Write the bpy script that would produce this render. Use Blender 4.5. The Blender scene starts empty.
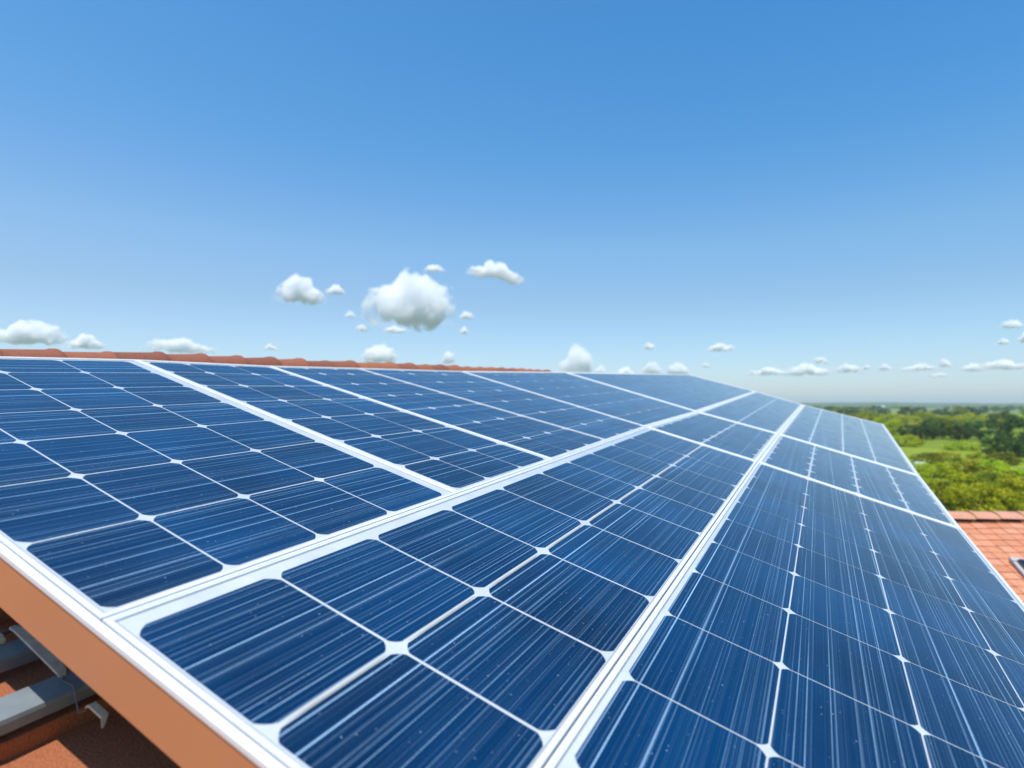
import bpy, bmesh, math, random
from mathutils import Vector, Matrix, noise
R = math.radians
SC = bpy.context.scene
COL = SC.collection
random.seed(7)

# ------------------------------------------------------------------ camera
F = 595.5                     # focal length in pixels of a 1024 px wide picture
CAMH = 10.0
PITCH = R(2.02)
CAM = Vector((0, 0, CAMH))
AX = Vector((1, 0, 0))
AY = Vector((0, -math.sin(PITCH), math.cos(PITCH)))
AZ = -Vector((0, math.cos(PITCH), math.sin(PITCH)))
def c2w(v): return AX * v[0] + AY * v[1] + AZ * v[2]
cd = bpy.data.cameras.new('camera')
cam = bpy.data.objects.new('camera', cd); COL.objects.link(cam)
cam.matrix_world = Matrix((( AX.x, AY.x, AZ.x, CAM.x), (AX.y, AY.y, AZ.y, CAM.y), (AX.z, AY.z, AZ.z, CAM.z), (0, 0, 0, 1)))
cd.sensor_width = 36; cd.lens = F / 1024 * 36
cd.clip_start = .02; cd.clip_end = 30000
cd.dof.use_dof = True; cd.dof.focus_distance = 1.45; cd.dof.aperture_fstop = 2.9
SC.camera = cam

# frame of the sloping array: U runs along the ridge, V up the slope, N out of it
U = c2w((0.45696742, 0.01642693, -0.88933174)); V = c2w((-0.85951893, 0.26548281, -0.43674487)); N = c2w((0.22892791, 0.96397564, 0.13543625))
V = (V - U * U.dot(V)).normalized(); N = U.cross(V).normalized()
S = .5                        # metres per design unit (camera is one unit above the glass)
O = CAM - N * S
MA = Matrix(((U.x, V.x, N.x, O.x), (U.y, V.y, N.y, O.y), (U.z, V.z, N.z, O.z), (0, 0, 0, 1)))

# ------------------------------------------------------------------ light
sun_dir = (N - U * .27 + V * .13).normalized()
sl = bpy.data.lights.new('sun', 'SUN'); sl.energy = 4.6; sl.angle = R(.55); sl.color = (1, .93, .83)
so = bpy.data.objects.new('sun', sl); COL.objects.link(so)
so.rotation_euler = sun_dir.to_track_quat('Z', 'Y').to_euler(); so.location = (0, 0, 40)
w = bpy.data.worlds.new('World'); SC.world = w; w.use_nodes = True
nt = w.node_tree; nt.nodes.clear()
sky = nt.nodes.new('ShaderNodeTexSky'); sky.sky_type = 'NISHITA'; sky.sun_disc = False
sky.sun_elevation = math.asin(sun_dir.z); sky.sun_rotation = math.atan2(sun_dir.x, sun_dir.y)
sky.air_density = 1.0; sky.dust_density = .6; sky.ozone_density = 2.2; sky.altitude = 0
bg = nt.nodes.new('ShaderNodeBackground'); bg.inputs['Strength'].default_value = .15
ow = nt.nodes.new('ShaderNodeOutputWorld')
geo = nt.nodes.new('ShaderNodeTexCoord'); sx = nt.nodes.new('ShaderNodeSeparateXYZ'); nt.links.new(geo.outputs['Generated'], sx.inputs[0])
rp = nt.nodes.new('ShaderNodeValToRGB'); nt.links.new(sx.outputs[2], rp.inputs[0]); el = rp.color_ramp.elements
for k, (p_, c_) in enumerate(((0, (.74, .82, 1.04)), (.10, (.76, .86, .96)), (.17, (.76, .87, .93)), (.25, (.76, .99, 1.06)), (.39, (.52, 1.0, 1.22)), (.54, (.42, 1.02, 1.30)), (1, (.62, .96, 1.12)))):
    e_ = el[k] if k < 2 else el.new(p_)
    e_.position = p_; e_.color = (c_[0] * .7, c_[1] * .7, c_[2] * .7, 1)
ml = nt.nodes.new('ShaderNodeVectorMath'); ml.operation = 'MULTIPLY'; xz = nt.nodes.new('ShaderNodeMath'); xz.operation = 'MULTIPLY'; nt.links.new(sx.outputs[0], xz.inputs[0]); nt.links.new(sx.outputs[2], xz.inputs[1])
az = nt.nodes.new('ShaderNodeVectorMath'); az.operation = 'MULTIPLY_ADD'; nt.links.new(xz.outputs[0], az.inputs[0]); az.inputs[1].default_value = (-.85, -.30, -.16); az.inputs[2].default_value = (1, 1, 1)
m0 = nt.nodes.new('ShaderNodeVectorMath'); m0.operation = 'MULTIPLY'; nt.links.new(sky.outputs[0], m0.inputs[0]); nt.links.new(az.outputs[0], m0.inputs[1])
nt.links.new(m0.outputs[0], ml.inputs[0]); nt.links.new(rp.outputs[0], ml.inputs[1])
sc2 = nt.nodes.new('ShaderNodeVectorMath'); sc2.operation = 'SCALE'; sc2.inputs['Scale'].default_value = 1 / .7; nt.links.new(ml.outputs[0], sc2.inputs[0])
nt.links.new(sc2.outputs[0], bg.inputs[0]); nt.links.new(bg.outputs[0], ow.inputs[0])
SC.view_settings.view_transform = 'Standard'; SC.view_settings.look = 'None'
SC.view_settings.exposure = .12; SC.view_settings.gamma = 1
SC.render.engine = 'CYCLES'
SC.cycles.use_denoising = True
SC.cycles.max_bounces = 24; SC.cycles.volume_step_rate = .35; SC.cycles.volume_max_steps = 512
SC.cycles.volume_bounces = 24; SC.cycles.transparent_max_bounces = 8
SC.cycles.diffuse_bounces = 3; SC.cycles.glossy_bounces = 3

# ------------------------------------------------------------------ helpers
def link(name, data, parent=None, loc=None):
    o = bpy.data.objects.new(name, data); COL.objects.link(o)
    if parent: o.parent = parent
    if loc is not None: o.location = loc
    return o
def tag(o, label=None, cat=None, group=None, kind=None):
    if label: o['label'] = label
    if cat: o['category'] = cat
    if group: o['group'] = group
    if kind: o['kind'] = kind
    return o
def mesh_from(name, bm, mats, smooth=False):
    me = bpy.data.meshes.new(name); bm.normal_update(); bm.to_mesh(me); bm.free()
    for m in (mats if isinstance(mats, (list, tuple)) else [mats]): me.materials.append(m)
    if smooth:
        for p in me.polygons: p.use_smooth = True
    return me
def box8(bm, c):
    """c: 8 points, bottom four counter-clockwise, then top four"""
    v = [bm.verts.new(p) for p in c]
    for f in ((3, 2, 1, 0), (4, 5, 6, 7), (0, 1, 5, 4), (1, 2, 6, 5), (2, 3, 7, 6), (3, 0, 4, 7)):
        bm.faces.new([v[i] for i in f])
    return v
def box(bm, x0, x1, y0, y1, z0, z1, M=None):
    c = [Vector(p) for p in ((x0, y0, z0), (x1, y0, z0), (x1, y1, z0), (x0, y1, z0), (x0, y0, z1), (x1, y0, z1), (x1, y1, z1), (x0, y1, z1))]
    if M: c = [M @ p for p in c]
    return box8(bm, c)

class NG:
    def __init__(s, name):
        s.m = bpy.data.materials.new(name); s.m.use_nodes = True; s.t = s.m.node_tree
        s.t.nodes.clear(); s.out = s.t.nodes.new('ShaderNodeOutputMaterial')
        s.b = s.t.nodes.new('ShaderNodeBsdfPrincipled'); s.t.links.new(s.b.outputs[0], s.out.inputs[0])
    def n(s, typ, **k):
        n = s.t.nodes.new(typ)
        for a, v in k.items(): setattr(n, a, v)
        return n
    def l(s, a, b): s.t.links.new(a, b)
    def setv(s, sock, v):
        if hasattr(v, 'links'): s.l(v, sock)
        else: sock.default_value = v
    def math(s, op, a, b=0, c=0, clamp=False):
        n = s.n('ShaderNodeMath', operation=op, use_clamp=clamp)
        s.setv(n.inputs[0], a); s.setv(n.inputs[1], b); s.setv(n.inputs[2], c)
        return n.outputs[0]
    def maprange(s, v, a, b, c=0, d=1, smooth=False):
        n = s.n('ShaderNodeMapRange', clamp=True)
        if smooth: n.interpolation_type = 'SMOOTHSTEP'
        s.setv(n.inputs[0], v)
        for i, x in zip((1, 2, 3, 4), (a, b, c, d)): s.setv(n.inputs[i], x)
        return n.outputs[0]
    def noise(s, vec=None, scale=5, detail=2, rough=.5, dim='3D', W=None):
        n = s.n('ShaderNodeTexNoise', noise_dimensions=dim)
        if vec is not None: s.l(vec, n.inputs['Vector'])
        if W is not None: s.l(W, n.inputs['W'])
        n.inputs['Scale'].default_value = scale; n.inputs['Detail'].default_value = detail; n.inputs['Roughness'].default_value = rough
        return n.outputs['Fac']
    def mix(s, fac, a, b):
        n = s.n('ShaderNodeMix', data_type='RGBA')
        s.setv(n.inputs[0], fac)
        for i, x in ((6, a), (7, b)):
            if isinstance(x, tuple) and len(x) == 3: x = (*x, 1)
            s.setv(n.inputs[i], x)
        return n.outputs[2]
    def bump(s, h, strength=.3, dist=.01):
        n = s.n('ShaderNodeBump'); s.l(h, n.inputs['Height'])
        n.inputs['Strength'].default_value = strength; n.inputs['Distance'].default_value = dist
        s.l(n.outputs[0], s.b.inputs['Normal'])
    def ramp(s, v, stops):
        n = s.n('ShaderNodeValToRGB'); s.l(v, n.inputs[0]); e = n.color_ramp.elements
        while len(e) < len(stops): e.new(.5)
        for k, (p, c) in enumerate(stops): e[k].position = p; e[k].color = (*c, 1)
        return n.outputs[0]

def paint(name, col, rough=.45, metal=0, var=.06, scale=20, bump=0.0, spec=.5):
    g = NG(name); tc = g.n('ShaderNodeTexCoord')
    f = g.noise(tc.outputs['Object'], scale, 4, .6)
    f2 = g.maprange(f, .3, .7, 1 - var, 1 + var * .6)
    vm = g.n('ShaderNodeVectorMath', operation='SCALE'); vm.inputs[0].default_value = col; g.l(f2, vm.inputs['Scale'])
    g.l(vm.outputs[0], g.b.inputs['Base Color'])
    g.b.inputs['Roughness'].default_value = rough; g.b.inputs['Metallic'].default_value = metal
    g.b.inputs['Specular IOR Level'].default_value = spec
    if bump: g.bump(g.noise(tc.outputs['Object'], scale * 8, 3), bump, .002)
    return g.m

# ------------------------------------------------------------------ materials
def cell_material():
    g = NG('silicon_cell'); tc = g.n('ShaderNodeTexCoord'); oi = g.n('ShaderNodeObjectInfo')
    sep = g.n('ShaderNodeSeparateXYZ'); g.l(tc.outputs['Object'], sep.inputs[0])
    x, y = sep.outputs[0], sep.outputs[1]
    yo = g.math('ADD', y, g.math('MULTIPLY', oi.outputs['Random'], 37.0))
    def vec(kx, ky):
        c = g.n('ShaderNodeCombineXYZ'); g.l(g.math('MULTIPLY', x, kx), c.inputs[0]); g.l(g.math('MULTIPLY', yo, ky), c.inputs[1]); return c.outputs[0]
    # broad colour variation, a tone per cell and the fine weave of the silicon
    big = g.noise(vec(3, 3), 1, 3)
    at = g.n('ShaderNodeAttribute', attribute_name='tone')
    base = g.mix(g.maprange(g.math('ADD', big, g.math('MULTIPLY', at.outputs['Fac'], .25)), .4, .85), (.0001, .0095, .038), (.0003, .032, .105))
    fine = g.noise(vec(260, 900), 1, 2, .7)
    base = g.mix(g.maprange(fine, .5, .8, 0, .3), base, (.012, .065, .17))
    # irregular collector lines running along the panel, fading in and out over each length
    line = None
    for (sc, wid, soft, lo, amp, kx) in ((26, .027, .007, .28, 1.0, .8), (58, .036, .012, .05, .85, 1.5), (120, .045, .02, 0, .42, 2.5), (300, .08, .08, 0, .10, 3.5)):
        vo = g.n('ShaderNodeTexVoronoi', voronoi_dimensions='1D'); vo.inputs['Scale'].default_value = sc; g.l(yo, vo.inputs['W'])
        l = g.maprange(vo.outputs['Distance'], wid - soft, wid + soft, 1, 0)
        sr = g.n('ShaderNodeSeparateColor'); g.l(vo.outputs['Color'], sr.inputs[0])
        rr = g.maprange(sr.outputs[0], .25, .95, lo, 1)
        m = g.maprange(g.noise(vec(kx, sc * .6), 1, 2), .38, .62, .12, amp)
        l = g.math('MULTIPLY', g.math('MULTIPLY', l, m), rr)
        l = g.math('MULTIPLY', l, g.maprange(g.noise(vec(900, 300), 1, 2, .7), .35, .6, .6, 1.1))
        line = l if line is None else g.math('MAXIMUM', line, l)
    # faint brushed bands between the lines
    band = g.maprange(g.noise(vec(1.2, 60), 1, 3, .65), .58, .85, 0, .16)
    col = g.mix(band, base, (.012, .068, .19))
    col = g.mix(line, col, (.33, .53, .74))
    # dust specks
    sp = g.noise(vec(190, 190), 1, 1)
    col = g.mix(g.maprange(sp, .74, .80, 0, .5), col, (.5, .6, .7))
    g.l(col, g.b.inputs['Base Color'])
    g.b.inputs['Roughness'].default_value = .42; g.b.inputs['Specular IOR Level'].default_value = .0
    g.b.inputs['Coat Weight'].default_value = 1; g.b.inputs['Coat IOR'].default_value = 1.44
    g.l(g.maprange(g.noise(vec(5, 9), 1, 4), .3, .7, .07, .16), g.b.inputs['Coat Roughness'])
    return g.m
M_cell = cell_material()
def sheet_material():
    g = NG('white_backsheet'); tc = g.n('ShaderNodeTexCoord')
    f = g.noise(tc.outputs['Object'], 14, 4)
    g.l(g.mix(g.maprange(f, .3, .7), (.47, .51, .55), (.57, .60, .63)), g.b.inputs['Base Color'])
    g.b.inputs['Roughness'].default_value = .4
    g.b.inputs['Coat Weight'].default_value = 1; g.b.inputs['Coat IOR'].default_value = 1.36; g.b.inputs['Coat Roughness'].default_value = .1
    return g.m
M_sheet = sheet_material()
M_frame = paint('white_coated_frame', (.66, .69, .72), .38, 0, .05, 16)
M_gasket = paint('grey_seal', (.34, .36, .38), .6, 0, .15, 30)
M_cover = paint('bright_white_cover', (.84, .84, .83), .4, 0, .03, 12)
M_copper = paint('copper_brown_sheet', (.63, .255, .11), .5, 0, .05, 3.5, .02)
M_alu = paint('brushed_aluminium_rail', (.21, .25, .28), .5, .2, .1, 40)
M_steel = paint('dull_steel', (.62, .54, .43), .6, .1, .25, 60, .3)
M_wire = paint('grey_wire', (.16, .16, .16), .5)

def tile_material(name, ca, cb, cc, grain=260):
    g = NG(name); tc = g.n('ShaderNodeTexCoord')
    at = g.n('ShaderNodeAttribute', attribute_name='tone')
    col = g.ramp(at.outputs['Fac'], [(0, ca), (.5, cb), (1, cc)])
    f = g.noise(tc.outputs['Object'], grain, 3, .7)
    col = g.mix(g.maprange(f, .35, .75, 0, .55), col, tuple(x * .45 for x in ca))
    s = g.noise(tc.outputs['Object'], 5, 5, .65)
    col = g.mix(g.maprange(s, .52, .75, 0, .4), col, (.20, .115, .075))
    g.l(col, g.b.inputs['Base Color']); g.b.inputs['Roughness'].default_value = .8
    g.b.inputs['Specular IOR Level'].default_value = .25
    g.bump(f, .9, .006)
    return g.m
M_tile = tile_material('terracotta_tile', (.44, .15, .07), (.52, .19, .09), (.58, .24, .12))
M_ridge = tile_material('terracotta_ridge', (.27, .095, .06), (.34, .12, .07), (.41, .15, .085), 120)
M_tile2 = tile_material('orange_clay_tile', (.60, .235, .13), (.66, .28, .16), (.70, .33, .20), 60)
M_tile3 = tile_material('pinkish_ridge_clay', (.60, .27, .18), (.64, .31, .21), (.68, .34, .24), 60)
M_wall = paint('cream_render', (.62, .58, .50), .9, 0, .08, 2, .1)
M_dark = paint('dark_window_glass', (.02, .025, .035), .08, 0, .1)
M_lead = paint('pale_lead_flashing', (.62, .63, .66), .5, .2, .1)
M_whitewall = paint('whitewashed_wall', (.78, .77, .74), .9, 0, .06, 1)

# ------------------------------------------------------------------ ground
def ground_material():
    g = NG('fields'); tc = g.n('ShaderNodeTexCoord'); p = tc.outputs['Object']
    mp = g.n('ShaderNodeMapping'); g.l(p, mp.inputs[0]); mp.inputs['Rotation'].default_value = (0, 0, R(22)); mp.inputs['Scale'].default_value = (.006, .0045, 1)
    vo = g.n('ShaderNodeTexVoronoi'); g.l(mp.outputs[0], vo.inputs['Vector']); vo.inputs['Scale'].default_value = 1
    sp = g.n('ShaderNodeSeparateColor'); g.l(vo.outputs['Color'], sp.inputs[0])
    col = g.ramp(sp.outputs[0], [(0, (.22, .31, .02)), (.3, (.13, .22, .03)), (.5, (.36, .38, .012)), (.72, (.16, .25, .05)), (1, (.30, .33, .06))])
    f = g.noise(p, .03, 5, .6); col = g.mix(g.maprange(f, .4, .7, 0, .6), col, (.05, .10, .015))
    f2 = g.noise(p, .9, 4, .7); col = g.mix(g.maprange(f2, .35, .75, 0, .6), col, (.20, .26, .03)); f3 = g.noise(p, .12, 3, .6); col = g.mix(g.maprange(f3, .45, .7, 0, .6), col, (.10, .17, .02))
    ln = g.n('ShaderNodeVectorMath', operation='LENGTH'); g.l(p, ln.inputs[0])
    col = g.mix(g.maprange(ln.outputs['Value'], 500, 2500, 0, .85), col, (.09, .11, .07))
    g.l(col, g.b.inputs['Base Color']); g.b.inputs['Roughness'].default_value = 1; g.b.inputs['Specular IOR Level'].default_value = .1
    return g.m
bm = bmesh.new()
rings = [0, 20, 50, 100, 200, 400, 800, 1600, 3200, 6400, 12000]; seg = 64
prev = None
for r in rings:
    if r == 0: cur = [bm.verts.new((0, 0, 0))]
    else:
        cur = []
        for k in range(seg):
            a = 2 * math.pi * k / seg; x, y = r * math.cos(a), r * math.sin(a)
            cur.append(bm.verts.new((x, y, (noise.noise(Vector((x * .004, y * .004, 3))) * min(4, r * .006)) - (0 if r < 100 else .0))))
    if prev:
        for k in range(seg):
            if len(prev) == 1: bm.faces.new((prev[0], cur[k], cur[(k + 1) % seg]))
            else: bm.faces.new((prev[k], cur[k], cur[(k + 1) % seg], prev[(k + 1) % seg]))
    prev = cur
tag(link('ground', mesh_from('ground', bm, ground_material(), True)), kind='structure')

def hills():
    bm = bmesh.new(); ps = []
    for k in range(160):
        a = R(-75 + 150 * k / 159)
        h = 12 + 30 * (noise.noise(Vector((k * .06, 1, 0))) * .5 + .5) ** 1.6 + 4 * noise.noise(Vector((k * .4, 5, 0)))
        row = []
        for r, hh in ((3300, -2), (3600, h * .8), (3900, h), (4500, h * .5), (5200, -3)):
            row.append(bm.verts.new((r * math.sin(a), r * math.cos(a), hh)))
        ps.append(row)
    for a, b in zip(ps, ps[1:]):
        for j in range(4): bm.faces.new((a[j], b[j], b[j + 1], a[j + 1]))
    g = NG('far_woods'); tc = g.n('ShaderNodeTexCoord')
    g.l(g.mix(g.noise(tc.outputs['Object'], .012, 5, .7), (.025, .055, .03), (.07, .11, .045)), g.b.inputs['Base Color'])
    g.b.inputs['Roughness'].default_value = 1; g.b.inputs['Specular IOR Level'].default_value = 0
    bmesh.ops.recalc_face_normals(bm, faces=bm.faces)
    tag(link('hills', mesh_from('hills', bm, g.m, True)), kind='structure')
hills()

# ------------------------------------------------------------------ tiled roofs
def tone_attr(me, tones):
    a = me.attributes.new('tone', 'FLOAT', 'FACE')
    for i, t in enumerate(tones): a.data[i].value = t
def tiled_slope(x0, x1, y0, y1, pitch_x, expo, z0, thick, roll, res=6, jitter=.002, half=False):
    """tile field in a local frame: courses run along x, step down towards -y"""
    bm = bmesh.new(); tones = []
    rnd = random.Random(3)
    ny = int(math.ceil((y1 - y0) / expo)); nx = int(math.ceil((x1 - x0) / pitch_x))
    for j in range(ny):
        ya = y0 + j * expo; yb = min(ya + expo + .03, y1)
        off = (pitch_x * .5 if (half and j % 2) else 0)
        for i in range(-1 if off else 0, nx):
            xa = x0 + i * pitch_x + off; xb = xa + pitch_x - .003
            if xb > x1: xb = x1
            if xa < x0: xa = x0
            if xb - xa < .02: continue
            dz = rnd.uniform(-jitter, jitter); dy = rnd.uniform(-jitter, jitter) * 2
            low, top, bot = [], [], []
            for k in range(res + 1):
                s = k / res; x = xa + (xb - xa) * s
                h = roll * (max(0, math.cos((s - .12) * 2 * math.pi * 1.6)) if s < .28 else 0) + roll * .25 * math.sin(s * math.pi)
                low.append(bm.verts.new((x, ya + dy, z0 + thick + h + dz)))
                top.append(bm.verts.new((x, yb, z0 + h * .9 + dz + .001)))
                bot.append(bm.verts.new((x, ya + dy, z0 - .004)))
            t = rnd.random()
            for k in range(res):
                bm.faces.new((low[k], low[k + 1], top[k + 1], top[k])); tones.append(t)
                bm.faces.new((bot[k], bot[k + 1], low[k + 1], low[k])); tones.append(t)
            for (q, r) in ((0, 1), (res, 0)):
                f = (low[q], top[q], bot[q]) if r else (top[q], low[q], bot[q])
                bm.faces.new(f); tones.append(t)
    return bm, tones

# ---- the house that carries the array
house = tag(link('tiled_house', None), 'terracotta tiled house right under the solar panels', 'house')
house.empty_display_size = 1
house.matrix_world = MA
NR = -.25                    # roof underlay level below the glass
UR0, UR1, VE, VRG = -3 * S, 21.2 * S, -1.62 * S, 5.25 * S
bm, tn = tiled_slope(UR0, UR1, VE, VRG, .30, .325, NR - .022, .034, .010)
me = mesh_from('roof', bm, M_tile); tone_attr(me, tn)
roof = link('roof', me, house)
# underlay and back slope as one solid with the walls below it
def world_local(p): return MA.inverted() @ Vector(p)
bm = bmesh.new()
zz = Vector((0, 0, 1)); inv3 = MA.to_3x3().inverted()
up = (inv3 @ zz).normalized()
front = [Vector((UR0, VE, NR - .03)), Vector((UR1, VE, NR - .03)), Vector((UR1, VRG, NR - .03)), Vector((UR0, VRG, NR - .03))]
Hh = Vector((V.x, V.y, 0)).normalized()
def back(p, d=3.9):
    wp = MA @ p; wp = wp + Hh * d - Vector((0, 0, d * .30)); return world_local(wp)
b = [front[3], front[2], back(front[2]), back(front[3])]
def thick(pts, t):
    lo = [p - up * t for p in pts]; box8(bm, [*lo, *pts])
thick(front, .12); thick(b, .12)
link('roof_deck', mesh_from('roof_deck', bm, M_tile), roof)
bm = bmesh.new()
ins = .25
cor = [front[0] + Vector((ins, ins, -.1)), front[1] + Vector((-ins, ins, -.1)), back(front[2], 3.6) + Vector((-ins, 0, -.1)), back(front[3], 3.6) + Vector((ins, 0, -.1))]
W = [MA @ p for p in cor]
apex0 = MA @ (front[3] + Vector((ins, 0, -.14))); apex1 = MA @ (front[2] + Vector((-ins, 0, -.14)))
g0 = [world_local((p.x, p.y, -.2)) for p in W]
vt = [bm.verts.new(p) for p in g0]; vu = [bm.verts.new(world_local(p - Vector((0, 0, .06)))) for p in W]
va0 = bm.verts.new(world_local(apex0)); va1 = bm.verts.new(world_local(apex1))
bm.faces.new((vt[0], vt[1], vu[1], vu[0])); bm.faces.new((vt[1], vt[2], vu[2], va1, vu[1]))
bm.faces.new((vt[2], vt[3], vu[3], vu[2])); bm.faces.new((vt[3], vt[0], vu[0], va0, vu[3]))
link('wall', mesh_from('wall', bm, M_wall), house)

# ridge tiles, each a part of the house
def pix_dir(px, py): return c2w(((px - 512) / F, (384 - py) / F, -1))
def arr_at(px, py, v):
    d = inv3 @ pix_dir(px, py); t = v / d.y; p = d * t; p.z += S; return p   # local point whose v is v
ra = arr_at(0, 349.4, 5.25 * S); rb = arr_at(548, 370.6, 5.25 * S)
ridge_dir = (rb - ra)
def ridge_mesh(L, r):
    bm = bmesh.new(); rings = []
    prof = [(0, .90), (.55, .97), (.84, 1.01), (.88, 1.08), (.96, 1.09), (.985, 1.03), (1.0, .9)]
    for s, k in prof:
        ring = []
        for q in range(15):
            a = R(-20 + 220 * q / 14)
            ring.append(bm.verts.new((s * L, math.cos(a) * r * k * 1.15, math.sin(a) * r * k - r)))
        rings.append(ring)
    for A, B in zip(rings, rings[1:]):
        for q in range(14): bm.faces.new((A[q], B[q], B[q + 1], A[q + 1]))
    bmesh.ops.recalc_face_normals(bm, faces=bm.faces)
    bmesh.ops.solidify(bm, geom=bm.faces[:], thickness=-.008)
    return bm
TL = .228
proto = mesh_from('ridge_tile', ridge_mesh(TL, .062), M_ridge, True)
rmeshes = []
for k in range(4):
    m_ = proto.copy(); tone_attr(m_, [k / 3] * len(m_.polygons)); rmeshes.append(m_)
rl = ridge_dir.length; e = ridge_dir.normalized()
nR = int((rl + 3.4) / (TL * .93)); rnd = random.Random(5)
for k in range(nR):
    t = -3.0 + k * TL * .93
    p = ra + e * t
    if p.x > rb.x - .1 or p.x < UR0: continue
    o = link('ridge_tile', rmeshes[rnd.randrange(4)], house)
    ang = math.atan2(e.z, e.x) ; yaw = math.atan2(e.y, e.x)
    o.location = p + Vector((0, rnd.uniform(-.004, .004), rnd.uniform(-.006, .004)))
    o.rotation_euler = (rnd.uniform(-.03, .03), -ang + rnd.uniform(-.015, .015), yaw + rnd.uniform(-.012, .012))

bm = bmesh.new()
pa = ra - e * 2.8
box8(bm, [(pa.x, pa.y - .05, NR - .05), (rb.x, rb.y - .05, NR - .05), (rb.x, rb.y + .05, NR - .05), (pa.x, pa.y + .05, NR - .05),
          (pa.x, pa.y - .05, pa.z - .06), (rb.x, rb.y - .05, rb.z - .06), (rb.x, rb.y + .05, rb.z - .06), (pa.x, pa.y + .05, pa.z - .06)])
link('ridge_bedding', mesh_from('ridge_bedding', bm, M_tile), house)

# ------------------------------------------------------------------ solar panels
LIP_H = .0035; SHEET = -.0002; CELL = .0001
def lerp(a, b, t): return a + (b - a) * t
def solar_panel(q, us, vs, uw, vw, gap, cham, marg, lip, label, group):
    """q = corner points (u,v): near-low, far-low, far-high, near-high in units; us, vs = cell line positions in nominal coordinates
       with uw, vw = nominal extents; marg = (near, far, low, high) sheet margins"""
    q = [Vector((a * S, b * S, 0)) for a, b in q]
    org = q[0].copy()
    def P(u, v, z):
        s = (u - uw[0]) / (uw[1] - uw[0]); t = (v - vw[0]) / (vw[1] - vw[0])
        a = q[0].lerp(q[1], s); b_ = q[3].lerp(q[2], s); p = a.lerp(b_, t); return Vector((p.x - org.x, p.y - org.y, z))
    g = .003
    u0, u1, v0, v1 = uw[0] + g, uw[1] - g, vw[0] + g, vw[1] - g
    root = tag(link('solar_panel', None), label, 'solar panel', group)
    root.empty_display_size = .1
    root.matrix_world = MA @ Matrix.Translation(org)
    lu, lv = lip
    # frame: four mitred profile bars (outer wall, flat top, small inner step)
    bm = bmesh.new()
    prof = [(0, -.035), (0, LIP_H - .001), (.08, LIP_H), (.55, LIP_H), (.62, LIP_H - .0012), (.9, LIP_H - .0016), (1, SHEET - .003), (1.0, -.035)]
    rings = []
    for w_, z in prof:
        a, b_ = lu * w_, lv * w_
        rings.append([bm.verts.new(P(u0 + a, v0 + b_, z)), bm.verts.new(P(u1 - a, v0 + b_, z)), bm.verts.new(P(u1 - a, v1 - b_, z)), bm.verts.new(P(u0 + a, v1 - b_, z))])
    for A, B in zip(rings, rings[1:] + rings[:1]):
        for k in range(4): bm.faces.new((A[k], A[(k + 1) % 4], B[(k + 1) % 4], B[k]))
    link('frame', mesh_from('frame', bm, M_frame), root)
    # grey seal between frame and glass
    bm = bmesh.new()
    A = [bm.verts.new(P(u0 + lu, v0 + lv, SHEET + .0016)), bm.verts.new(P(u1 - lu, v0 + lv, SHEET + .0016)), bm.verts.new(P(u1 - lu, v1 - lv, SHEET + .0016)), bm.verts.new(P(u0 + lu, v1 - lv, SHEET + .0016))]
    a, b_ = lu * 1.14, lv * 1.14
    B = [bm.verts.new(P(u0 + a, v0 + b_, SHEET + .0006)), bm.verts.new(P(u1 - a, v0 + b_, SHEET + .0006)), bm.verts.new(P(u1 - a, v1 - b_, SHEET + .0006)), bm.verts.new(P(u0 + a, v1 - b_, SHEET + .0006))]
    for k in range(4): bm.faces.new((A[k], A[(k + 1) % 4], B[(k + 1) % 4], B[k]))
    link('seal', mesh_from('seal', bm, M_gasket), root)
    # white backsheet
    bm = bmesh.new(); z1, z0 = SHEET, SHEET - .006
    box8(bm, [P(u0 + lu, v0 + lv, z0), P(u1 - lu, v0 + lv, z0), P(u1 - lu, v1 - lv, z0), P(u0 + lu, v1 - lv, z0), P(u0 + lu, v0 + lv, z1), P(u1 - lu, v0 + lv, z1), P(u1 - lu, v1 - lv, z1), P(u0 + lu, v1 - lv, z1)])
    link('backsheet', mesh_from('backsheet', bm, M_sheet), root)
    # silicon cells, octagonal
    bm = bmesh.new()
    U_ = [u0 + lu + marg[0]] + list(us) + [u1 - lu - marg[1]]
    V_ = [v0 + lv + marg[2]] + list(vs) + [v1 - lv - marg[3]]
    tns = []; gu, gv = gap; rnd = random.Random(int(org.x * 1000) + 5)
    for i in range(len(U_) - 1):
        for j in range(len(V_) - 1):
            a0 = U_[i] + (gu / 2 if i else 0); a1 = U_[i + 1] - (gu / 2 if i < len(U_) - 2 else 0)
            b0 = V_[j] + (gv / 2 if j else 0); b1 = V_[j + 1] - (gv / 2 if j < len(V_) - 2 else 0)
            c = cham * rnd.uniform(.85, 1.15); pts = []
            for (x, y, sx, sy) in ((a0, b0, 1, 1), (a1, b0, -1, 1), (a1, b1, -1, -1), (a0, b1, 1, -1)):
                k_ = [(0, c), (c * .2, c * .68), (c * .42, c * .42), (c * .68, c * .2), (c, 0)]
                if sx * sy < 0: k_ = k_[::-1]
                for dx, dy in k_: pts.append((x + sx * dx, y + sy * dy))
            vv = [bm.verts.new(P(x, y, CELL)) for x, y in pts]
            bm.faces.new(vv); tns.append(rnd.random())
    bmesh.ops.recalc_face_normals(bm, faces=bm.faces)
    for f in bm.faces:
        if f.normal.z < 0: f.normal_flip()
    me = mesh_from('solar_cells', bm, M_cell); tone_attr(me, tns); link('solar_cells', me, root)
    return root, P

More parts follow.
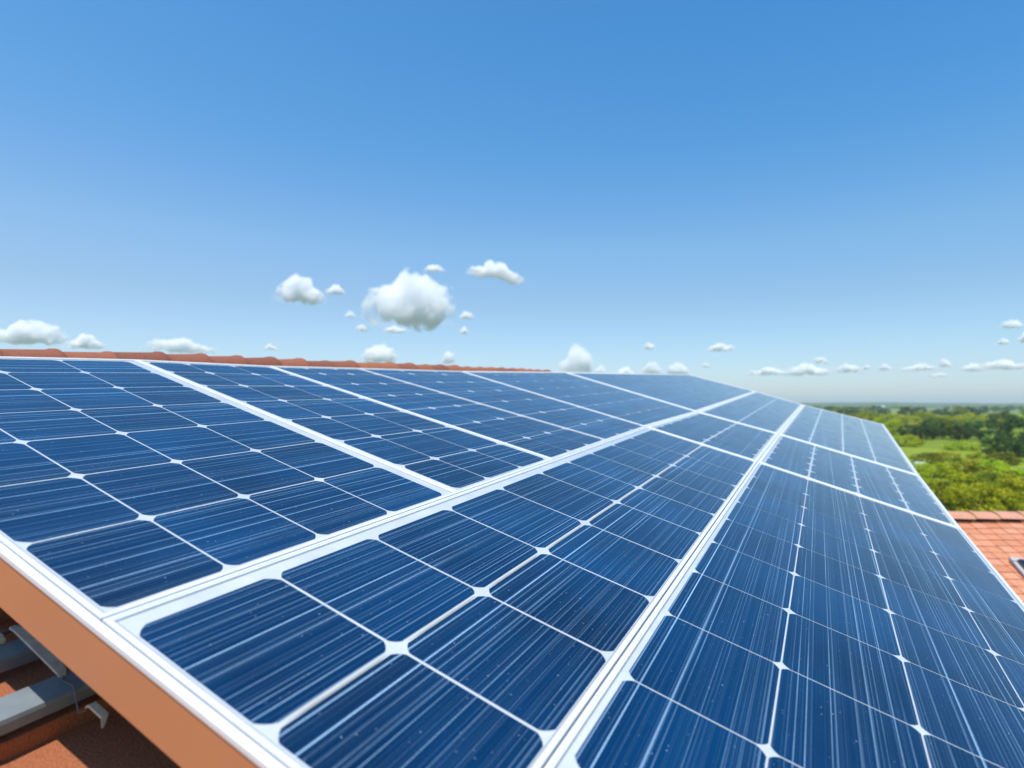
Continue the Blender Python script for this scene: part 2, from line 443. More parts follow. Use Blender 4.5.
# seam nodes, design units
U0 = {.835: (.828, 4.12), 2.53: (2.49, 4.10), 3.75: (3.52, 3.97), 4.95: (4.54, 3.93), 6.45: (6.32, 3.83), 9.5: (9.66, 3.80), 19.8: (19.55, 3.53)}
U1 = {.835: (.835, 1.364), 2.53: (2.535, 1.392), 3.75: (3.80, 1.413), 4.95: (5.05, 1.434), 6.45: (6.46, 1.457), 9.5: (9.42, 1.43), 19.8: (19.9, 1.52)}
U2 = {.835: (.835, .297), 6.45: (6.43, .287), 9.5: (9.58, .262), 19.8: (19.4, .13)}
U3 = {.835: (.835, -1.28), 6.45: (6.22, -1.40), 9.5: (9.40, -1.51), 19.8: (20.1, -2.02)}
def Q(lo, hi, a, b): return [lo[a], lo[b], hi[b], hi[a]]
vA = (1.84, 2.27, 2.68, 3.06, 3.43, 3.77); wA = (1.4, 4.1)
GA = 'upper row of solar panels below the ridge'; GB = 'middle row of solar panels'; GC = 'lower row of solar panels at the right'
def rng(a, b, n): return [a + (b - a) * k / n for k in range(1, n)]
LA = (.020, .020)
solar_panel(Q(U1, U0, .835, 2.53), (1.23, 1.62, 2.03), (1.84, 2.27, 2.68, 3.06, 3.43, 3.77), (.835, 2.53), (1.375, 4.11), (.008, .008), .028, (.010, .06, .012, .02), LA,
            'nearest solar panel of the upper row, at the left edge of the photo', GA)
solar_panel(Q(U1, U0, 2.53, 3.75), (2.90, 3.32), vA, (2.53, 3.75), (1.44, 4.07), (.008, .009), .036, (.025, .025, .02, .02), LA,
            'narrow solar panel second from the left in the upper row', GA)
solar_panel(Q(U1, U0, 3.75, 4.95), (4.14, 4.54), vA, (3.75, 4.95), (1.45, 4.0), (.006, .008), .038, (.004, .004, .02, .02), (.008, .018),
            'narrow solar panel third from the left in the upper row', GA)
solar_panel(Q(U1, U0, 4.95, 6.45), (5.45, 5.95), vA, (4.95, 6.45), (1.45, 3.95), (.006, .008), .04, (.004, .015, .02, .02), (.008, .018),
            'solar panel fourth from the left in the upper row', GA)
solar_panel(Q(U1, U0, 6.45, 9.5), rng(6.5, 9.5, 6), vA, (6.45, 9.5), (1.44, 3.95), (.006, .006), .03, (.004, .02, .02, .02), (.025, .035),
            'wide solar panel of the upper row reaching to where the ridge tiles end', GA)
solar_panel(Q(U1, U0, 9.5, 19.8), rng(9.5, 19.8, 10), (2.2, 3.0), (9.5, 19.8), (1.45, 3.8), (.004, .003), .02, (.02, .02, .02, .02), (.12, .05),
            'farthest panel of the upper row, plain pale blue against the sky', GA)
rb1, PB = solar_panel(Q(U2, U1, .835, 6.45), (1.31, 1.78, 2.31, 2.84, 3.38, 3.87, 4.36, 4.93, 5.53), (.815,), (.835, 6.45), (.29, 1.41), (.010, .017), .033, (.010, .03, .006, .055), LA,
            'nearest solar panel of the middle row, with a raised strip between its cells', GB)
solar_panel(Q(U2, U1, 6.45, 9.5), (6.86, 7.32, 7.85, 8.4, 8.95), (.85,), (6.45, 9.5), (.27, 1.44), (.008, .02), .045, (.03, .03, .02, .03), (.06, .035),
            'short solar panel in the middle of the middle row', GB)
solar_panel(Q(U2, U1, 9.5, 19.8), rng(9.5, 19.8, 14), (.84,), (9.5, 19.8), (.2, 1.47), (.004, .022), .03, (.02, .02, .02, .02), (.12, .045),
            'farthest panel of the middle row, pale blue below the horizon clouds', GB)
solar_panel(Q(U3, U2, .835, 6.45), (1.27, 1.72, 2.25, 2.79, 3.33, 3.89, 4.45, 5.04, 5.6), (-1.0, -.60, -.175), (.835, 6.45), (-1.36, .29), (.0055, .006), .028, (.010, .03, .02, .022), LA,
            'nearest solar panel of the lower row, in the bottom right corner', GC)
solar_panel(Q(U3, U2, 6.45, 9.5), rng(6.45, 9.5, 6), (-1.07, -.66, -.215), (6.45, 9.5), (-1.45, .27), (.004, .02), .05, (.03, .03, .02, .03), (.06, .035),
            'short solar panel in the middle of the lower row beside the orange roof', GC)
solar_panel(Q(U3, U2, 9.5, 19.8), rng(9.5, 19.8, 14), (-1.2, -.75, -.26), (9.5, 19.8), (-1.75, .2), (.004, .026), .06, (.02, .02, .02, .02), (.12, .045),
            'farthest panel of the lower row, its corner standing against the green fields', GC)
# raised strip along the middle of the near panel of the middle row
bm = bmesh.new(); gl = [.868, 1.31, 1.78, 2.31, 2.84, 3.38, 3.87, 4.36, 4.93, 5.53, 6.40]
for a_, b_ in zip(gl, gl[1:]):
    prev = None
    for k in range(9):
        t = k / 8; u = lerp(a_ + .05, b_ - .045, t); e_ = min(1, 6 * min(t, 1 - t) + .15)
        pts = [PB(u, .815 - .007 * e_ - .001, 0), PB(u, .815 - .004 * e_, .0026 * e_), PB(u, .815 + .002 * e_, .0034 * e_), PB(u, .815 + .006 * e_ + .001, 0)]
        cur = [bm.verts.new(p) for p in pts]
        if prev:
            for j in range(3): bm.faces.new((prev[j], cur[j], cur[j + 1], prev[j + 1]))
        prev = cur
bmesh.ops.recalc_face_normals(bm, faces=bm.faces)
link('raised_strip', mesh_from('raised_strip', bm, paint('warm_grey_strip', (.56, .56, .55), .4, .1, .1)), rb1)

# ---- brown board and its white cover along the near edge of the array
bd = tag(link('edge_board', None), 'copper brown board with bright white cover strip closing the near edge of the array', 'board')
bd.matrix_world = MA
def strip(bm, poly, v0, v1):
    a = [bm.verts.new((x * S, v0 * S, z)) for x, z in poly]; b_ = [bm.verts.new((x * S, v1 * S, z)) for x, z in poly]; n = len(poly)
    for k in range(n): bm.faces.new((a[k], b_[k], b_[(k + 1) % n], a[(k + 1) % n]))
    bm.faces.new(a); bm.faces.new(b_[::-1]); bmesh.ops.recalc_face_normals(bm, faces=bm.faces)
bm = bmesh.new(); strip(bm, [(.812, -.004), (.826, -.004), (.826, -.074), (.812, -.074)], -1.3, 4.13)
link('board', mesh_from('board', bm, M_copper), bd)
bm = bmesh.new(); strip(bm, [(.8095, -.0038), (.8095, .0030), (.811, .0040), (.829, .0040), (.831, .0030), (.831, -.0038)], -1.3, 4.13)
link('cover_strip', mesh_from('cover_strip', bm, M_cover), bd)

# ---- mounting rails on the roof, with brackets
def rail(v0, v1, ztop, label):
    r_ = tag(link('mounting_rail', None), label, 'mounting rail', 'mounting rails between roof and panels'); r_.matrix_world = MA
    h = .022; bm = bmesh.new(); zt = (ztop + 1) * S; a, b_ = v0 * S, v1 * S
    c = (b_ - a)
    poly = [(a, zt - h), (a, zt - .006), (a + .002, zt), (b_ - .002, zt), (b_, zt - .006), (b_, zt - h)]
    A = [bm.verts.new((-.4, y, z)) for y, z in poly]; B = [bm.verts.new((19.0 * S, y, z)) for y, z in poly]; n = len(poly)
    for k in range(n): bm.faces.new((A[k], A[(k + 1) % n], B[(k + 1) % n], B[k]))
    bm.faces.new(A); bm.faces.new(B[::-1]); bmesh.ops.recalc_face_normals(bm, faces=bm.faces)
    link('rail_profile', mesh_from('rail_profile', bm, M_alu), r_)
    return r_
rail(1.63, 1.73, -1.40, 'pale aluminium rail lying on the tiles, half in sun in the bottom left corner')
rail(1.915, 1.995, -1.42, 'dark shaded aluminium rail under the panels, the upper one by the steel strap')

def strap(pts, wv, th, name, label, mat=M_steel):
    """flat bar through points (units, n as absolute -1.4..), width along v"""
    bm = bmesh.new(); prev = None
    for (u, v, n, ww) in pts:
        x, y, z = u * S, v * S, (n + 1) * S
        c = [bm.verts.new(p) for p in ((x - ww, y, z - th), (x + ww, y, z - th), (x + ww, y, z + th), (x - ww, y, z + th))]
        if prev:
            for k in range(4): bm.faces.new((prev[k], prev[(k + 1) % 4], c[(k + 1) % 4], c[k]))
        else: bm.faces.new(c)
        prev = c
    bm.faces.new(prev[::-1]); bmesh.ops.recalc_face_normals(bm, faces=bm.faces)
    return bm
hk = tag(link('roof_hook', None), 'bent steel strap hook with a hanging wire between the two rails', 'roof hook'); hk.matrix_world = MA
link('strap', mesh_from('strap', strap([(.965, 2.03, -1.395, .004), (.965, 1.99, -1.385, .006), (.962, 1.76, -1.385, .0075), (.962, 1.72, -1.392, .006), (.962, 1.705, -1.41, .003)], 0, .0022, '', ''), M_steel), hk)
link('foot', mesh_from('foot', strap([(.945, 1.545, -1.40, .003), (.955, 1.54, -1.395, .005), (.965, 1.49, -1.41, .005), (.955, 1.475, -1.43, .002)], 0, .002, '', ''), M_steel), hk)
def tube(bm, pts, r, seg=6):
    prev = None
    for i, p in enumerate(pts):
        d = (pts[min(i + 1, len(pts) - 1)] - pts[max(i - 1, 0)]).normalized()
        a = d.orthogonal().normalized(); b_ = d.cross(a)
        c = [bm.verts.new(p + (a * math.cos(2 * math.pi * k / seg) + b_ * math.sin(2 * math.pi * k / seg)) * r) for k in range(seg)]
        if prev:
            for k in range(seg): bm.faces.new((prev[k], prev[(k + 1) % seg], c[(k + 1) % seg], c[k]))
        prev = c
bm = bmesh.new()
tube(bm, [Vector((u * S, v * S, (n + 1) * S)) for u, v, n in ((.962, 1.71, -1.40), (.945, 1.68, -1.39), (.955, 1.64, -1.39), (.95, 1.62, -1.40), (.945, 1.58, -1.44), (.945, 1.545, -1.41))], .0011)
link('wire', mesh_from('wire', bm, M_wire), hk)
bm = bmesh.new(); c = (.925 * S, 2.02 * S, -.40 * S)
for k in range(5):
    a = Vector((c[0] + random.uniform(-.012, .012), c[1] + random.uniform(-.012, .008), c[2] + random.uniform(-.006, .004)))
    box(bm, a.x - .006, a.x + .006, a.y - .003, a.y + .004, a.z - .004, a.z + .004)
link('bolt', mesh_from('bolt', bm, M_steel), hk)

bm = bmesh.new()
tube(bm, [Vector(((.70 + .06 * k) * S, (2.10 + .02 * math.sin(k * 1.3)) * S, -.225 + .004 * math.sin(k * 2.1))) for k in range(60)], .0035, 8)
cb = tag(link('cable', mesh_from('cable', bm, M_wire, True)), 'dark cable lying on the tiles above the upper rail, under the panels', 'cable'); cb.matrix_world = MA

# ------------------------------------------------------------------ neighbouring house, lower right
nb = tag(link('neighbour_house', None), 'orange tiled house roof beyond the right edge of the array', 'house')
RX0, RX1, RY, RZ = 5.6, 17.5, 10.0, CAMH - 1.85
sl_a = math.atan(.45); sl_len = 3.6 / math.cos(sl_a)
nb.location = (RX0, RY, 0)
Mn = Matrix.Translation((0, 0, RZ)) @ Matrix.Rotation(sl_a, 4, 'X')
bm, tn = tiled_slope(0, RX1 - RX0, -sl_len, -.12, .21, .15, -.01, .014, .014, 4, .003)
for v in bm.verts: v.co = Mn @ v.co
me = mesh_from('roof', bm, M_tile2); tone_attr(me, tn); nroof = link('roof', me, nb)
bm, tn = tiled_slope(0, RX1 - RX0, -sl_len, -.12, .21, .15, -.01, .022, .016, 2, .003)
Mb = Matrix.Translation((RX1 - RX0, 0, RZ)) @ Matrix.Rotation(math.pi, 4, 'Z') @ Matrix.Rotation(sl_a, 4, 'X')
for v in bm.verts: v.co = Mb @ v.co
me = mesh_from('roof', bm, M_tile2); tone_attr(me, tn); link('roof', me, nb)
bm = bmesh.new(); tn = []
x = 0; rnd = random.Random(9)
while x < RX1 - RX0:
    L = .40; prev = None; t = rnd.random()
    for k in range(7):
        a = R(150 - 120 * k / 6)
        c = [bm.verts.new((x + dx + rnd.uniform(-.002, .002), math.cos(a) * .24 + .0, RZ - .10 + math.sin(a) * .17 + dz)) for dx, dz in ((0, .012), (L - .012, 0))]
        if prev: bm.faces.new((prev[0], prev[1], c[1], c[0])); tn.append(t)
        prev = c
    x += L
bmesh.ops.recalc_face_normals(bm, faces=bm.faces)
me = mesh_from('ridge_cap', bm, M_tile3); tone_attr(me, tn); link('ridge_cap', me, nroof)
bm = bmesh.new(); L_ = RX1 - RX0; ez = RZ - 3.5 * .45
vA_ = [bm.verts.new(p) for p in ((.2, -3.4, -.2), (.2, -3.4, ez), (.2, 0, RZ - .08), (.2, 3.4, ez), (.2, 3.4, -.2))]
vB_ = [bm.verts.new((L_ - .2, v.co.y, v.co.z)) for v in vA_]
bm.faces.new(vA_); bm.faces.new(vB_[::-1])
bm.faces.new((vA_[0], vB_[0], vB_[1], vA_[1])); bm.faces.new((vA_[3], vB_[3], vB_[4], vA_[4]))
bmesh.ops.recalc_face_normals(bm, faces=bm.faces)
link('wall', mesh_from('wall', bm, M_wall), nb)
# dark roof window with pale flashing
rw = link('roof_window', None, nb)
wp = CAM + pix_dir(1040, 577) * 8.55
Mw = Matrix.Translation(Vector((wp.x - RX0, wp.y - RY, 0)) + Vector((0, 0, RZ + (wp.y - RY) * .45 + .03))) @ Matrix.Rotation(sl_a, 4, 'X') @ Matrix.Rotation(R(-12), 4, 'Z') @ Matrix.Diagonal((.75, .75, .9, 1))
bm = bmesh.new(); box(bm, -.28, .36, -.26, .26, 0, .10, Mw); bmesh.ops.bevel(bm, geom=bm.edges[:], offset=.02, segments=2); link('frame', mesh_from('frame', bm, M_dark), rw)
bm = bmesh.new(); box(bm, -.36, .44, .25, .36, 0, .06, Mw); box(bm, -.35, -.27, -.16, .30, 0, .045, Mw); link('flashing', mesh_from('flashing', bm, paint('grey_flashing', (.42, .42, .45), .6)), rw)
bm = bmesh.new(); box(bm, -.22, .30, -.20, .20, .101, .108, Mw); link('pane', mesh_from('pane', bm, M_dark), rw)

# ------------------------------------------------------------------ trees
def leaf_material(name, a, b_, c):
    g = NG(name); tc = g.n('ShaderNodeTexCoord'); oi = g.n('ShaderNodeObjectInfo')
    at = g.n('ShaderNodeAttribute', attribute_name='tone')
    col = g.ramp(at.outputs['Fac'], [(0, a), (.55, b_), (1, c)])
    hs = g.n('ShaderNodeHueSaturation'); g.l(col, hs.inputs['Color'])
    g.l(g.maprange(oi.outputs['Random'], 0, 1, .47, .53), hs.inputs['Hue']); g.l(g.maprange(oi.outputs['Random'], 0, 1, .75, 1.25), hs.inputs['Value'])
    g.l(hs.outputs[0], g.b.inputs['Base Color']); g.b.inputs['Roughness'].default_value = .6; g.b.inputs['Specular IOR Level'].default_value = .2
    tr = g.n('ShaderNodeBsdfTranslucent'); g.l(hs.outputs[0], tr.inputs[0])
    mx = g.n('ShaderNodeMixShader'); mx.inputs[0].default_value = .3; g.l(g.b.outputs[0], mx.inputs[1]); g.l(tr.outputs[0], mx.inputs[2]); g.l(mx.outputs[0], g.out.inputs[0])
    return g.m
M_leaf = {'bright': leaf_material('bright_leaves', (.24, .30, .008), (.40, .45, .008), (.52, .54, .012)),
          'mid': leaf_material('green_leaves', (.11, .17, .010), (.20, .26, .012), (.30, .35, .015)),
          'dark': leaf_material('dark_leaves', (.035, .07, .02), (.06, .11, .025), (.10, .16, .03))}
M_bark = paint('bark', (.12, .09, .06), .9, 0, .3, 6, .5)
def crown_mesh(seed, kind, n_cl, leaves, lsz, shape):
    rnd = random.Random(seed); verts, faces, tones = [], [], []
    for c in range(n_cl):
        while True:
            p = Vector((rnd.uniform(-1, 1), rnd.uniform(-1, 1), rnd.uniform(-1, 1)))
            if .25 < p.length < 1: break
        p = p.normalized() * (p.length ** .5)
        k = 1.0 if p.z < 0 else 1 - .35 * p.z * shape
        p = Vector((p.x * k, p.y * k, p.z)) * (1 + .22 * noise.noise(p * 1.7 + Vector((seed, 0, 0))))
        cr = rnd.uniform(.16, .32); t = rnd.random()
        for l in range(leaves):
            d = Vector((rnd.gauss(0, 1), rnd.gauss(0, 1), rnd.gauss(0, .8))).normalized() * cr * rnd.uniform(.45, 1)
            q = p + d; n = (d.normalized() + Vector((rnd.gauss(0, .6), rnd.gauss(0, .6), rnd.gauss(0, .6) + .3))).normalized()
            a = n.orthogonal().normalized(); a = Matrix.Rotation(rnd.uniform(0, 6.28), 3, n) @ a; b_ = n.cross(a); s = lsz * rnd.uniform(.6, 1.3)
            i = len(verts)
            verts += [q - a * s, q + b_ * s * .6, q + a * s, q - b_ * s * .6]; faces.append((i, i + 1, i + 2, i + 3)); tones.append(min(1, max(0, t * .7 + rnd.random() * .3)))
    me = bpy.data.meshes.new('crown'); me.from_pydata([tuple(v) for v in verts], [], faces); me.materials.append(M_leaf[kind]); tone_attr(me, tones); return me
def trunk_mesh(seed):
    rnd = random.Random(seed); bm = bmesh.new()
    def limb(a, b_, r0, r1):
        pr = None
        for k in range(5):
            t = k / 4; p = a.lerp(b_, t) + Vector((rnd.uniform(-.03, .03), rnd.uniform(-.03, .03), 0)) * (t > 0)
            c = [bm.verts.new(p + Vector((math.cos(q * 1.0472), math.sin(q * 1.0472), 0)) * lerp(r0, r1, t)) for q in range(6)]
            if pr:
                for q in range(6): bm.faces.new((pr[q], pr[(q + 1) % 6], c[(q + 1) % 6], c[q]))
            pr = c
    limb(Vector((0, 0, -.1)), Vector((0, 0, 1.1)), .08, .04)
    for k in range(5):
        a = rnd.uniform(0, 6.28); limb(Vector((0, 0, .5 + .1 * k)), Vector((math.cos(a) * .6, math.sin(a) * .6, 1.1 + .12 * k)), .035, .01)
    return mesh_from('trunk', bm, M_bark)
crowns = {k: [crown_mesh(10 * i + j, k, 70, 60, .055, .5 + .4 * j / 3) for j in range(3)] for i, k in enumerate(('bright', 'mid', 'dark'))}
trunks = [trunk_mesh(k) for k in range(3)]
trnd = random.Random(21)
def tree(x, y, h, wid, kind, label, group, bush=False):
    t = tag(link('bush' if bush else 'tree', None, loc=(x, y, 0)), label, 'bush' if bush else 'tree', group); t.rotation_euler.z = trnd.uniform(0, 6.28)
    c = link('crown', trnd.choice(crowns[kind]), t); low = .42 if bush else .58
    c.scale = (wid / 2, wid / 2, h * (.5 if bush else .42)); c.location = (0, 0, h * (.46 if bush else .60))
    k = link('trunk', trnd.choice(trunks), t); k.scale = (h * .45, h * .45, h * .45)
def at(px, D):      # ground point seen at a column, D metres out
    return ((px - 512) / F * D, D)
def treepx(px, D, h, wid, kind, label, group, bush=False):
    x, y = at(px, D); tree(x, y, h, wid, kind, label, group, bush)
L_near = ('bright yellow green bushy tree just beyond the orange roof', 'bright trees just beyond the orange roof')
for px, D, h, wd, k in ((915, 62, 2.6, 7, 'bright'), (938, 56, 2.9, 5, 'mid'), (957, 60, 3.3, 5.5, 'bright'), (975, 52, 3.4, 5.5, 'bright'), (993, 58, 3.9, 6, 'mid'), (1010, 54, 3.6, 6, 'bright'), (1030, 60, 4.2, 7, 'bright'),
                        (932, 74, 2.8, 5, 'bright'), (952, 80, 3.0, 5, 'mid'), (970, 76, 3.0, 5, 'bright'), (1000, 72, 2.6, 5, 'bright'), (1060, 60, 4.4, 7, 'mid'), (1100, 64, 4.6, 8, 'bright'), (900, 84, 2.6, 6, 'bright'), (1150, 60, 4.6, 8, 'mid'), (985, 86, 2.4, 5, 'bright')):
    treepx(px, D, h, wd, k, *(L_near if k == 'bright' else ('mid green bushy tree among the bright ones beyond the orange roof', 'green bushy trees beyond the orange roof')), True)
treepx(1024, 112, 8.2, 9, 'dark', 'tall dark tree at the right edge of the photo, largest of all', None)
treepx(1004, 104, 5.0, 7, 'dark', 'small dark tree just left of the tallest dark tree', None)
treepx(1062, 120, 8.5, 12, 'dark', 'dark tree beyond the right edge, beside the tallest one', None)
Lh = ('dark round tree in the hedgerow across the middle of the fields', 'dark trees of the middle hedgerow')
for i, px in enumerate((909, 920, 931, 941, 950, 958, 968, 978)):
    treepx(px, 168 + trnd.uniform(-8, 10), trnd.uniform(4.2, 6.2), trnd.uniform(5, 8), 'dark' if i != 3 else 'mid', *Lh)
Lm = ('mid green tree standing behind the dark hedgerow', 'green trees behind the hedgerow')
for px in range(872, 1090, 24):
    treepx(px + trnd.uniform(-5, 5), 235 + trnd.uniform(-25, 30), trnd.uniform(3.2, 5.0), trnd.uniform(7, 12), trnd.choice(('mid', 'bright', 'dark')), *Lm)
treepx(1003, 215, 7.5, 10, 'dark', 'tall dark tree above the hedgerow, in front of the far fields', None)
for px, D, h, wd, k in ((925, 100, 2.2, 5, 'mid'), (946, 104, 2.0, 5, 'bright'), (1000, 98, 2.4, 5, 'mid'), (978, 108, 1.8, 4.5, 'bright'), (960, 128, 2.4, 6, 'bright'), (905, 140, 3.2, 7, 'bright'), (990, 140, 2.6, 5, 'mid'), (893, 190, 5, 9, 'bright'), (880, 205, 5, 9, 'mid')):
    treepx(px, D, h, wd, k, 'low bush standing alone in the open field before the dark hedgerow', 'single bushes in the field', True)
for k in range(26):
    px = 850 + 260 * (k + trnd.uniform(-.4, .4)) / 26
    treepx(px, 300 + trnd.uniform(-25, 40), trnd.uniform(4, 6.5), trnd.uniform(9, 14), trnd.choice(('mid', 'bright', 'bright', 'dark')), 'fresh green tree of the long row behind the hedgerow trees', 'fresh green trees of the long row')
Lf = ('small dark green tree in the far rows towards the horizon', 'far rows of trees')
for D0, n in ((420, 14), (600, 20), (850, 26), (1200, 32)):
    for k in range(n):
        px = 790 + 330 * (k + trnd.uniform(-.4, .4)) / n
        if trnd.random() < .2: continue
        treepx(px, D0 * trnd.uniform(.9, 1.12), trnd.uniform(6, 9.5), trnd.uniform(8, 16), trnd.choice(('dark', 'mid', 'dark')), *Lf)
def small_house(px, D, w_, d_, h, label, roofmat):
    x, y = at(px, D); o = tag(link('farm_building', None, loc=(x, y, 0)), label, 'building')
    bm = bmesh.new(); box(bm, -w_ / 2, w_ / 2, -d_ / 2, d_ / 2, 0, h); link('wall', mesh_from('wall', bm, M_whitewall), o)
    bm = bmesh.new(); e = .3
    A = [bm.verts.new(p) for p in ((-w_ / 2 - e, -d_ / 2 - e, h + .01), (-w_ / 2 - e, d_ / 2 + e, h + .01), (-w_ / 2 - e, 0, h + d_ * .28))]
    B = [bm.verts.new((w_ / 2 + e, v.co.y, v.co.z)) for v in A]
    bm.faces.new(A[::-1]); bm.faces.new(B)
    for a, b_ in ((0, 1), (1, 2), (2, 0)): bm.faces.new((A[a], A[b_], B[b_], B[a]))
    bmesh.ops.recalc_face_normals(bm, faces=bm.faces); link('roof', mesh_from('roof', bm, roofmat), o)
small_house(917, 92, 1.1, 1.0, 1.0, 'small pale shed standing in the field beside the array edge', M_lead)
small_house(976, 700, 9, 6, 5, 'white farmhouse far off below the horizon', M_lead)
small_house(880, 1300, 16, 8, 6, 'long pale building on the horizon just beyond the far corner of the array', M_lead)
# a thick far-off wood
bm = bmesh.new(); rnd = random.Random(4)
for k in range(900):
    D = rnd.uniform(1500, 2900); px = rnd.uniform(700, 1200); x, y = at(px, D); s = rnd.uniform(12, 30)
    if noise.noise(Vector((x * .003, y * .003, 0))) < -.05: continue
    Mx = Matrix.Translation((x, y, 2)) @ Matrix.Diagonal((s, s * .8, rnd.uniform(6, 11), 1))
    bmesh.ops.create_icosphere(bm, subdivisions=1, radius=1, matrix=Mx)
tag(link('distant_wood', mesh_from('distant_wood', bm, M_leaf['mid'])), 'far dark belt of woodland below the horizon', 'wood', kind='stuff')

# ------------------------------------------------------------------ clouds: volumes inside billowed closed shells
def vapour(name, dens, stretch):
    g = NG(name); g.t.nodes.remove(g.b); tc = g.n('ShaderNodeTexCoord')
    mp = g.n('ShaderNodeMapping'); g.l(tc.outputs['Generated'], mp.inputs[0]); mp.inputs['Scale'].default_value = (stretch, 1, 1)
    f = g.noise(mp.outputs[0], 4.2, 5, .6)
    sp = g.n('ShaderNodeSeparateXYZ'); g.l(tc.outputs['Generated'], sp.inputs[0])
    ex = g.math('MULTIPLY', g.math('SUBTRACT', sp.outputs[0], .5), 2); ez = g.math('MULTIPLY', g.math('SUBTRACT', sp.outputs[2], .42), 1.8)
    rad = g.math('SQRT', g.math('ADD', g.math('MULTIPLY', ex, ex), g.math('MULTIPLY', ez, ez)))
    thr = g.maprange(rad, .15, 1.0, .26, .60)
    d = g.maprange(g.math('SUBTRACT', f, thr), 0, .05, 0, dens)
    pv = g.n('ShaderNodeVolumePrincipled'); pv.inputs['Color'].default_value = (1, 1, 1, 1); pv.inputs['Anisotropy'].default_value = 0
    g.l(d, pv.inputs['Density']); g.l(pv.outputs[0], g.out.inputs['Volume']); return g.m
VAP = {}
def vapour_for(h, asp, thin=1):
    k = (round(math.log(h, 1.5)), max(1, round(asp)), thin)
    if k not in VAP: VAP[k] = vapour('cloud_vapour', (9.0 if k[0] > 13 else 7.0) * thin / (1.5 ** k[0]), k[1])
    return VAP[k]
tex = bpy.data.textures.new('billow', 'CLOUDS'); tex.noise_scale = .9; tex.noise_depth = 3
def cloud(px, py, w_, h_, label, group=None, tilt=0, seed=0, D=5200, flat=.5, n=None, thin=1):
    rnd = random.Random(seed + int(px * 7 + py)); bm = bmesh.new(); k = D / F
    W_, H_ = w_ * k, h_ * k; n = n or min(22, max(5, int(8 * w_ / h_)))
    base = -H_ / 2; lobes = [(rnd.uniform(-.15, .15), 1)] + [(rnd.uniform(-.7, .7), rnd.uniform(.5, .85)) for q in range(4)]
    for i in range(n * 6):
        t = rnd.uniform(-1, 1)
        env = max(max(0, 1 - ((t - lc) / .62) ** 2) * lh for lc, lh in lobes); env = max(env, .6 * (1 - t * t) ** .3)
        r = H_ * rnd.uniform(.13, .24) * (.6 + .4 * env)
        z = base + r + rnd.random() ** .8 * max(0, (H_ * env - 2 * r))
        bmesh.ops.create_icosphere(bm, subdivisions=2, radius=r, matrix=Matrix.Translation((t * (W_ / 2 - r), rnd.uniform(-.25, .25) * H_, z + tilt * t * H_ * .5)))
    me = bpy.data.meshes.new('cloud'); bm.to_mesh(me); bm.free()
    p = CAM + pix_dir(px, py) * D
    o = tag(link('cloud', me, loc=p), label, 'cloud', group)
    o.rotation_euler.z = -math.atan((px - 512) / F)
    rm = o.modifiers.new('r', 'REMESH'); rm.mode = 'VOXEL'; rm.voxel_size = max(min(W_, H_) / 22, 3)
    sm = o.modifiers.new('s', 'SMOOTH'); sm.iterations = 2
    tx = bpy.data.textures.new('billow', 'CLOUDS'); tx.noise_scale = H_ * .16; tx.noise_depth = 3; tx.noise_basis = 'BLENDER_ORIGINAL'
    dm = o.modifiers.new('d', 'DISPLACE'); dm.texture = tx; dm.strength = H_ * .14; dm.mid_level = .5; dm.texture_coords = 'GLOBAL'
    me.materials.append(vapour_for(H_, w_ / h_, thin))
    dg = bpy.context.evaluated_depsgraph_get(); ev = bpy.data.meshes.new_from_object(o.evaluated_get(dg)); o.modifiers.clear(); o.data = ev; ev.name = 'cloud'
    xs = [v.co.x for v in ev.vertices]; zs = [v.co.z for v in ev.vertices]
    mx, Mx_, mz, Mz = min(xs), max(xs), min(zs), max(zs)
    for v in ev.vertices: v.co.x = ((v.co.x - mx) / (Mx_ - mx) - .5) * W_ * (1.2 if h_ > 12 else 1.12); v.co.z = ((v.co.z - mz) / (Mz - mz) - .5) * H_ * (1.22 if h_ > 12 else 1.12)
    for q in ev.polygons: q.use_smooth = True
    return o
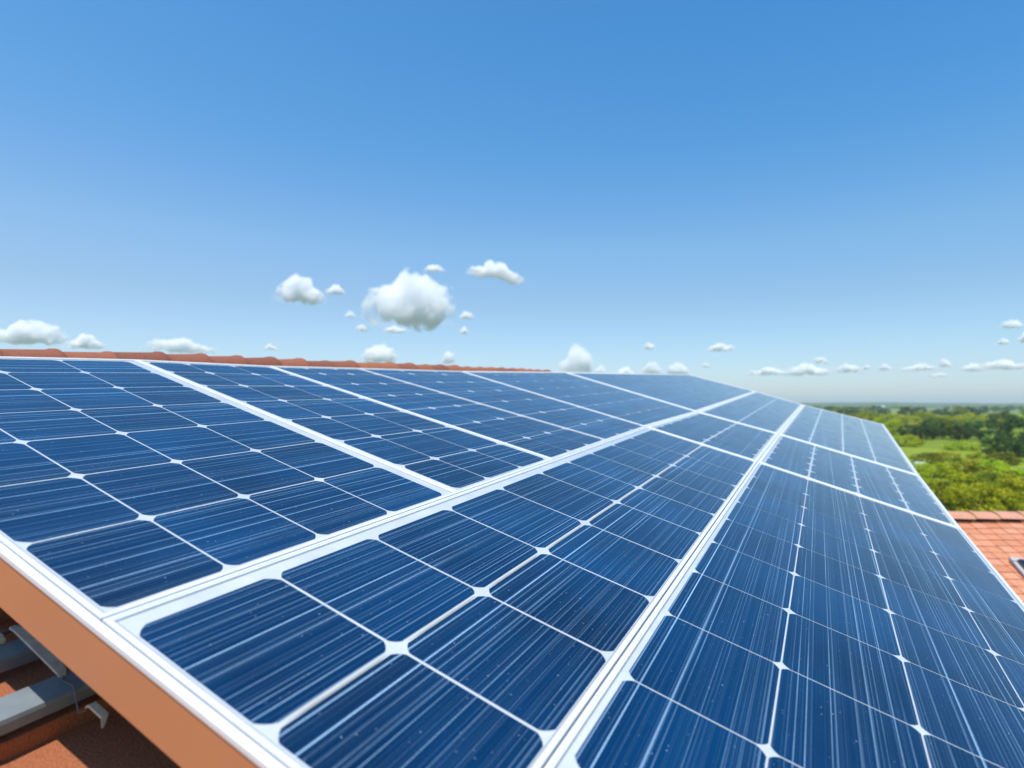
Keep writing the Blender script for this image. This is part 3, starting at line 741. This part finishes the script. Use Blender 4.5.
CL = [(410, 299, 84, 54, 'largest white cloud, tall and rounded, in the middle of the sky', 0), (300, 289, 44, 27, 'square white cloud left of the largest cloud', 0), (335, 289, 20, 11, 'small cloud touching the right of the square cloud', 0),
      (495, 273, 56, 24, 'flat white cloud sloping down, right of the largest cloud', -.5), (26, 331, 62, 26, 'wide white cloud above the ridge at the left edge', 0), (86, 341, 33, 15, 'small white cloud above the ridge, second from left', 0),
      (182, 345, 64, 15, 'long flat cloud resting on the ridge line', 0), (378, 353, 36, 20, 'small white cloud low over the ridge under the largest cloud', 0), (448, 357, 13, 13, 'tiny round cloud just over the end of the ridge', 0),
      (395, 329, 24, 8, 'thin puff right below the largest cloud', 0), (362, 328, 13, 8, 'tiny puff left below the largest cloud', 0), (350, 314, 12, 7, 'faint puff left of the largest cloud', 0),
      (466, 315, 15, 9, 'small puff right of the largest cloud, the upper of two', 0), (464, 330, 9, 8, 'small puff right of the largest cloud, the lower of two', 0), (434, 268, 22, 8, 'faint puff between the largest and the sloping cloud', 0), (271, 347, 16, 7, 'faint puff low over the ridge', 0),
      (576, 360, 34, 30, 'upright white cloud behind the top end of the white seam', 0), (600, 369, 14, 11, 'puff right beside the upright cloud', 0), (625, 371, 22, 11, 'low cloud on the panel edge, second right of the upright cloud', 0),
      (651, 368, 24, 14, 'low cloud on the panel edge under a tiny puff', 0), (678, 368, 24, 13, 'low rounded cloud left of the far corner of the top row', 0), (649, 346, 12, 7, 'tiny puff above the low clouds', 0),
      (720, 347, 27, 9, 'small flat cloud alone above the far panels', 0), (706, 365, 8, 5, 'faint speck of cloud above the far corner', 0),
      (808, 369, 42, 13, 'long cloud of the low horizon bank, brightest part', 0), (770, 371, 44, 9, 'left end of the low horizon cloud bank', 0), (848, 368, 24, 10, 'short cloud in the low horizon bank', 0), (821, 360, 14, 7, 'puff above the low horizon bank', 0),
      (866, 367, 9, 5, 'dot of cloud in the low horizon bank', 0), (885, 367, 14, 7, 'small cloud right of the dot in the horizon bank', 0), (918, 367, 34, 9, 'flat cloud over the green fields', 0),
      (944, 363, 15, 9, 'small pinkish cloud over the fields', 0), (938, 375, 16, 5, 'thin cloud under the pinkish one', 0), (973, 367, 24, 9, 'faint cloud over the fields near the right edge', 0), (1006, 364, 44, 12, 'hazy long cloud at the right edge', 0),
      (1013, 324, 20, 9, 'small higher cloud near the right edge', 0), (1003, 341, 10, 7, 'tiny puff below the small higher cloud', 0), (1026, 337, 14, 11, 'little cloud cut by the right edge', 0)]
for i, (a, b_, c_, d_, lab, tl) in enumerate(CL): cloud(a, b_, c_, d_, lab, 'small clouds over the horizon', tl, i, 5300 + 420 * (i * 3 % 5) + (900 if b_ > 340 else 0))

for i, (a, b_, c_, d_, th, lab) in enumerate([(805, 372, 150, 11, .08, 'long thin pale veil of cloud low over the far corner of the array'), (965, 369, 170, 12, .08, 'long thin pale veil of cloud low over the green fields'),
                                          (650, 374, 130, 8, .1, 'thin pale veil of cloud just above the far panels'), (300, 294, 62, 22, .05, 'faint wisp around the square white cloud'), (412, 322, 110, 20, .05, 'faint wisp beneath the largest cloud')]):
    cloud(a, b_, c_, d_, lab, None, 0, 90 + i, 8200, thin=th)

# ------------------------------------------------------------------ air
bm = bmesh.new(); box(bm, -5000, 5000, -600, 5200, -6, 60)
g = NG('air'); g.t.nodes.remove(g.b)
pv = g.n('ShaderNodeVolumePrincipled'); pv.inputs['Color'].default_value = (.78, .88, 1, 1); pv.inputs['Density'].default_value = .0002; pv.inputs['Anisotropy'].default_value = .2
g.l(pv.outputs[0], g.out.inputs['Volume'])
tag(link('haze', mesh_from('haze', bm, g.m)), kind='stuff')
